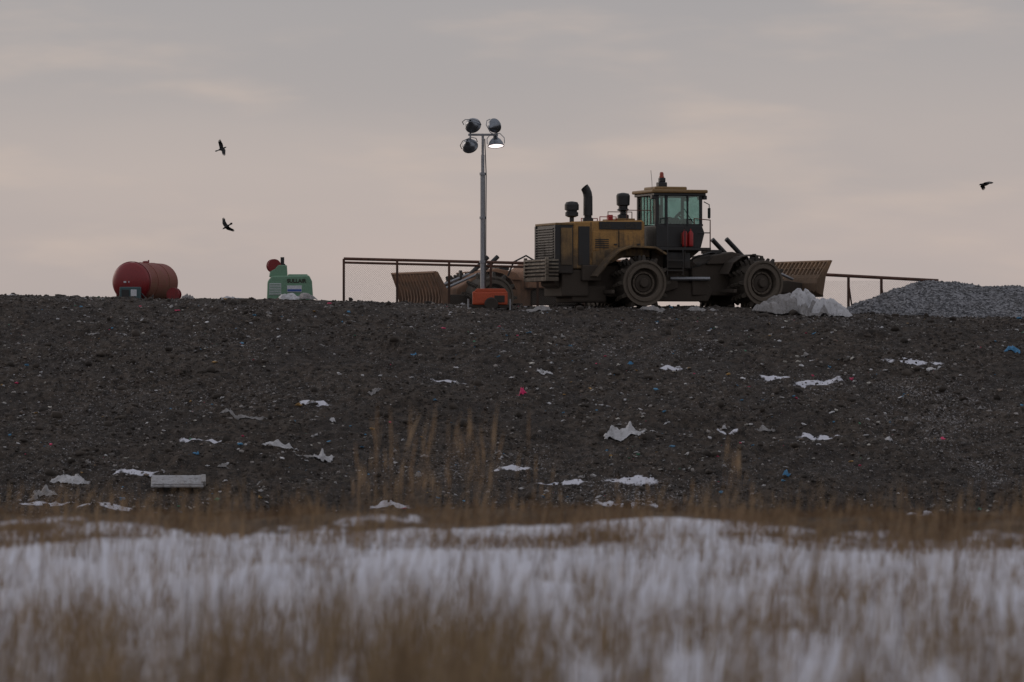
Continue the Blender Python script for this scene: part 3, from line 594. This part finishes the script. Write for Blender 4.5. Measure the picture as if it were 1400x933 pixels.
# ------------------------------------------------------------------ litter fences
def fence(px0, py0, px1, py1, posts, yy, base, rails=(0,), r=.055, brace=False):
    sc = F/yy; x0 = (px0-700)/sc; x1 = (px1-700)/sc; z0 = CZ+(466.5-py0)/sc; z1 = CZ+(466.5-py1)/sc
    P = empty('litter_fence', (x0, yy, base), 0); Lx = x1-x0
    def zt(x): return z0+(z1-z0)*x/Lx-base
    cyl(P, 'top_rail', (0, 0, zt(0)), (Lx, 0, zt(Lx)), r, M_rust, seg=8)
    for k, dz in enumerate(rails): cyl(P, 'rail_%d' % k, (0, .02, zt(0)-dz), (Lx, .02, zt(Lx)-dz), r*.8, M_rust, seg=8)
    for k, px in enumerate(posts):
        x = (px-700)/sc-x0; box(P, 'post_%d' % k, x-r*.8, x+r*.8, -r*.9, r*.9, -.2, zt(x)-.0, M_rust, .01)
        if brace: cyl(P, 'back_brace_%d' % k, (x, .05, zt(x)-.2), (x+.3, 1.0, 0), .03, M_rust, seg=8)
    cyl(P, 'bottom_rail', (0, 0, .12), (Lx, 0, .12), r*.8, M_rust, seg=8)
    w = .003; V = []; Fc = []
    def wire(a, b):
        n0 = len(V); V.extend([(a[0]-w, .0, a[1]), (a[0]+w, 0, a[1]), (b[0]+w, 0, b[1]), (b[0]-w, 0, b[1]), (a[0], 2*w, a[1]), (b[0], 2*w, b[1])]); Fc.extend([(n0, n0+1, n0+2, n0+3), (n0+1, n0+4, n0+5, n0+2), (n0+4, n0, n0+3, n0+5)])
    st = .085; hh = min(zt(0), zt(Lx)); k = -hh
    while k < Lx:
        for s in (1, -1):
            xa_, za_, xb_, zb_ = (k, .1, k+hh-.1, hh) if s == 1 else (k+hh-.1, .1, k, hh)
            ta = (0-xa_)/(xb_-xa_); tb = (Lx-xa_)/(xb_-xa_); lo, hi = min(ta, tb), max(ta, tb); f0 = max(0, lo); f1 = min(1, hi)
            if f1 > f0: wire((xa_+(xb_-xa_)*f0, za_+(zb_-za_)*f0), (xa_+(xb_-xa_)*f1, za_+(zb_-za_)*f1))
        k += st
    part(P, 'wire_mesh', V, Fc, M_wire)
fence(470, 354, 800, 362, (470, 543, 614, 671, 735, 798), 158, 2.55, (.14,))
fence(1075, 373, 1283, 384, (1078, 1160, 1205, 1281), 157, 2.2, (.0,), .06, True)

# ------------------------------------------------------------------ crows
def crow(px, py, yy, yaw, pitch, roll, lw, rw, s=1.):
    sc = F/yy; V = []; Fc = []
    rings = [(-.20, .012, 0), (-.15, .03, 0), (-.08, .055, -.003), (0, .068, -.008), (.08, .06, -.004), (.13, .042, .006), (.165, .036, .016), (.195, .036, .02), (.215, .022, .018), (.235, .012, .012), (.27, .002, .006)]
    sg = 10
    for x, r, z in rings:
        for k in range(sg):
            a = 6.283*k/sg; V.append((x, r*math.cos(a), z+r*.9*math.sin(a)))
    for i in range(len(rings)-1):
        for k in range(sg): Fc.append((i*sg+k, i*sg+(k+1) % sg, (i+1)*sg+(k+1) % sg, (i+1)*sg+k))
    def slab(top):
        n0 = len(V); n = len(top)
        V.extend(top); V.extend([(a, b, c-.006) for a, b, c in top])
        Fc.append(tuple(range(n0, n0+n))); Fc.append(tuple(range(n0+2*n-1, n0+n-1, -1)))
        for i in range(n): Fc.append((n0+i, n0+(i+1) % n, n0+n+(i+1) % n, n0+n+i))
    slab([(-.12, -.02, 0), (-.12, .02, 0), (-.28, .055, 0), (-.32, .03, 0), (-.335, 0, 0), (-.32, -.03, 0), (-.28, -.055, 0)])
    for sd, (a1, a2, sweep) in ((1, lw), (-1, rw)):
        a1 = R(a1); a2 = R(a2)
        def W(x, sp):
            if sp < .2: y = sp*math.cos(a1); z = sp*math.sin(a1)
            else: y = .2*math.cos(a1)+(sp-.2)*math.cos(a2); z = .2*math.sin(a1)+(sp-.2)*math.sin(a2)
            return (x-sweep*max(0, sp-.15), sd*(.03+y), .02+z)
        slab([W(.10, 0), W(.125, .1), W(.13, .2), W(-.06, .2), W(-.07, .1), W(-.08, 0)])
        slab([W(.13, .2), W(.12, .27), W(-.045, .27), W(-.06, .2)])
        for k, (l, xx) in enumerate([(.46, .085), (.47, .055), (.455, .022), (.42, -.008), (.37, -.035)]):
            slab([W(.118-k*.033, .26), W(xx+.012, l-.03), W(xx, l), W(xx-.012, l-.02), W(.118-(k+1)*.033-.006, .26)])
    M = Matrix.Translation(((px-700)/sc, yy, CZ+(466.5-py)/sc)) @ Matrix.Rotation(R(yaw), 4, 'Z') @ Matrix.Rotation(R(pitch), 4, 'Y') @ Matrix.Rotation(R(roll), 4, 'X') @ Matrix.Scale(s, 4)
    part(None, 'crow', [M @ Vector(v) for v in V], Fc, M_crow)
crow(303, 204, 170, 15, -20, 35, (65, 85, .1), (5, -25, .3), .85)
crow(310, 310, 170, 160, 30, 60, (30, 50, .2), (30, 20, .4), .85)
crow(1347, 252, 165, 200, 10, 28, (-14, -38, .3), (10, -12, .5), 1.05)

# ------------------------------------------------------------------ dry grass
def grass(name, x, y, h, w, cols, lean=.25, head=None, mean=.08):
    n = len(x); z = H(x, y)-.02; a = rng.random(n)*6.283; la = rng.normal(mean, lean, n)*h; lb = rng.normal(0, lean, n)*h
    dx = np.cos(a); dy = np.sin(a)*.3
    lv = [(0, 1.), (.5, .8), (.85, .7), (1., .12)] if head is None else [(0, .6), (.45, .5), (.7, .5), (.84, head), (1., .2)]
    P = []
    for t, ww in lv:
        cx = x+la*t**2; cy = y+lb*t**2; cz = z+h*(t-.12*t*t*np.abs(la/h)*2)
        for s in (-1, 1): P.append(np.stack([cx+s*w*ww*dx, cy+s*w*ww*dy, cz], -1))
    V = np.stack(P, 1).reshape(-1, 3); k = len(lv)*2; f = []
    for i in range(len(lv)-1): f.append([2*i, 2*i+1, 2*i+3, 2*i+2])
    Fa = (np.array(f)[None]+(np.arange(n)*k)[:, None, None]).reshape(-1, 4)
    return mesh_np(name, V, Fa, GM, np.repeat(cols, k, axis=0))
GM = attrmat('dry_grass', .8, .3)
def gcol(n, a=(.15, .09, .045), b=(.32, .215, .115)):
    t = rng.random((n, 1)); return np.array([a])*(1-t)+np.array([b])*t
def pick(n, y0, y1, seed, lo, hi, sx=.8, sy=1.6):
    X_ = []; Y_ = []; c = 0
    while c < n:
        y = y0+rng.random(n)*(y1-y0); x = (rng.random(n)-.5)*2*(y*.122+.8)
        k = rng.random(n) < sstep(lo, hi, fbm(x/sx, y/sy, 3, seed)); X_.append(x[k]); Y_.append(y[k]); c += k.sum()
    return np.concatenate(X_)[:n], np.concatenate(Y_)[:n]
parts = []
x, y = pick(15000, 33.0, 41.5, 200, .40, .62, .7, 2.0); h = (.03+.11*rng.random(len(x)))*(.3+1.5*fbm(x/.4, y/3, 2, 210)**1.3)
parts.append(grass('dry_grass', x, y, h, .0042, gcol(len(x), (.09, .052, .027), (.24, .15, .078))))
x, y = pick(1900, 32.5, 41, 230, .45, .66, .28, 2.5); h = .10+.32*rng.random(len(x))**1.7
parts.append(grass('tall', x, y, h, .0032, gcol(len(x)), .16))
x, y = pick(4600, 21, 35, 240, .46, .68, .45, 1.0); h = .05+.20*rng.random(len(x))
parts.append(grass('mid', x, y, h, .0032, gcol(len(x), (.12, .07, .035), (.28, .19, .10))))
x, y = pick(2500, 15.5, 24, 250, .44, .70, .26, 1.5); h = .15+.36*rng.random(len(x))
parts.append(grass('near', x, y, h, .0024, gcol(len(x), (.12, .075, .04), (.33, .235, .13)), .16))
x, y = pick(1100, 14.5, 30, 260, .42, .6, .30, 2.); h = .25+.50*rng.random(len(x))
parts.append(grass('stalks', x, y, h, .0028, gcol(len(x)), .08, 2.0))
for px, n, hh, sp, yy in [(600, 34, 1.15, .26, 33.5), (572, 14, 1.12, .15, 34), (640, 16, .95, .3, 34), (1000, 16, .82, .06, 33.5), (480, 14, .68, .08, 34), (130, 16, .52, .2, 34), (300, 14, .5, .3, 34), (760, 14, .5, .4, 34), (930, 14, .52, .3, 34), (1290, 14, .45, .4, 34), (690, 16, .65, .3, 34), (1005, 10, .68, .05, 32), (40, 20, .48, .3, 34), (380, 14, .48, .3, 34), (545, 12, .8, .2, 33), (1130, 12, .42, .3, 34), (860, 12, .5, .2, 33), (210, 12, .5, .2, 33)]:
    x = (px-700)/F*yy+rng.normal(0, sp, n); y = yy+rng.normal(0, .8, n); h = hh*(.5+.55*rng.random(n))
    parts.append(grass('reeds', x, y, h, .0028, gcol(n, (.20, .12, .06), (.33, .22, .12)), .07, 2.8, .03))
for px, yy, n in [(150, 18, 330), (110, 19, 230), (290, 19.5, 300), (520, 18, 300), (620, 17.5, 420), (560, 19, 330), (690, 18, 230), (860, 18.5, 140), (1385, 17, 330), (1180, 18, 120), (400, 18.5, 190), (15, 19, 180), (750, 19, 140), (350, 19, 150), (240, 18, 150), (1010, 19, 80), (650, 20, 260), (820, 22, 120), (1280, 21, 110), (460, 21, 150), (1120, 23, 90), (950, 22, 90)]:
    x = (px-700)/F*yy+rng.normal(0, .08, n); y = yy+rng.normal(0, .5, n); h = .16+.50*rng.random(n)**1.3
    parts.append(grass('clump', x, y, h, .0025, gcol(n, (.10, .06, .03), (.32, .225, .12)), .13))
bpy.ops.object.select_all(action='DESELECT')
for p in parts: p.select_set(True)
bpy.context.view_layer.objects.active = parts[0]; bpy.ops.object.join()

# ------------------------------------------------------------------ world
w = bpy.data.worlds.new('World'); scene.world = w; w.use_nodes = True; nt = w.node_tree; nt.nodes.clear()
wo = N(nt, 'ShaderNodeOutputWorld'); bg = N(nt, 'ShaderNodeBackground'); nt.links.new(bg.outputs[0], wo.inputs[0])
sky = N(nt, 'ShaderNodeTexSky', sky_type='NISHITA'); sky.sun_disc = False; sky.sun_elevation = R(9); sky.sun_rotation = R(-50)
tc = N(nt, 'ShaderNodeTexCoord'); sp = N(nt, 'ShaderNodeSeparateXYZ'); nt.links.new(tc.outputs['Generated'], sp.inputs[0])
el = sp.outputs[2]
cr = N(nt, 'ShaderNodeValToRGB'); e = cr.color_ramp
mr = N(nt, 'ShaderNodeMapRange'); mr.inputs[1].default_value = 0; mr.inputs[2].default_value = .25; nt.links.new(el, mr.inputs[0]); nt.links.new(mr.outputs[0], cr.inputs[0])
stops = [(0., (.505, .43, .405)), (.08, (.525, .445, .42)), (.16, (.505, .44, .42)), (.24, (.445, .405, .40)), (.34, (.39, .372, .382)), (1., (.49, .50, .55))]
e.elements[0].position = 0; e.elements[0].color = (*stops[0][1], 1); e.elements[1].position = 1; e.elements[1].color = (*stops[-1][1], 1)
for p, c_ in stops[1:-1]:
    q_ = e.elements.new(p); q_.color = (*c_, 1)
mp = N(nt, 'ShaderNodeMapping'); mp.inputs['Scale'].default_value = (7, 7, 30); mp.inputs['Rotation'].default_value = (0, R(-9), 0); nt.links.new(tc.outputs['Generated'], mp.inputs[0])
cl = noise(nt, mp.outputs[0], 1.0, 4, .45)
mp2 = N(nt, 'ShaderNodeMapping'); mp2.inputs['Scale'].default_value = (16, 16, 70); mp2.inputs['Location'].default_value = (3, 1, 5.6); mp2.inputs['Rotation'].default_value = (0, R(12), 0); nt.links.new(tc.outputs['Generated'], mp2.inputs[0])
cl2 = noise(nt, mp2.outputs[0], 1.0, 4, .5)
base = mixc(nt, mth(nt, 'MULTIPLY', ramp(nt, cl, .35, .70), .6), cr.outputs[0], mixc(nt, .6, cr.outputs[0], (.365, .35, .365)))
base = mixc(nt, mth(nt, 'MULTIPLY', ramp(nt, cl2, .48, .75), .55), base, (.61, .50, .44))
nis = N(nt, 'ShaderNodeVectorMath', operation='SCALE'); nt.links.new(sky.outputs[0], nis.inputs[0]); nis.inputs['Scale'].default_value = .06
fin = mixc(nt, .93, nis.outputs[0], base)
nt.links.new(fin, bg.inputs[0]); bg.inputs[1].default_value = 1.0

sl = bpy.data.lights.new('sun', 'SUN'); sl.energy = .5; sl.angle = R(25); sl.color = (1, .84, .72)
so = bpy.data.objects.new('sun', sl); col.objects.link(so)
d = Vector((math.sin(R(-50)), math.cos(R(-50)), math.tan(R(14)))); so.rotation_euler = d.to_track_quat('Z', 'Y').to_euler()

# ------------------------------------------------------------------ camera
cd = bpy.data.cameras.new('camera'); co = bpy.data.objects.new('camera', cd); col.objects.link(co)
co.location = (0, 0, CZ); co.rotation_euler = (R(90), 0, 0); cd.lens = 150; cd.sensor_width = 36; cd.clip_end = 9000; cd.clip_start = .1
cd.dof.use_dof = True; cd.dof.focus_distance = 150; cd.dof.aperture_fstop = 2.8
scene.camera = co
scene.view_settings.view_transform = 'Standard'; scene.view_settings.look = 'None'; scene.view_settings.exposure = 0
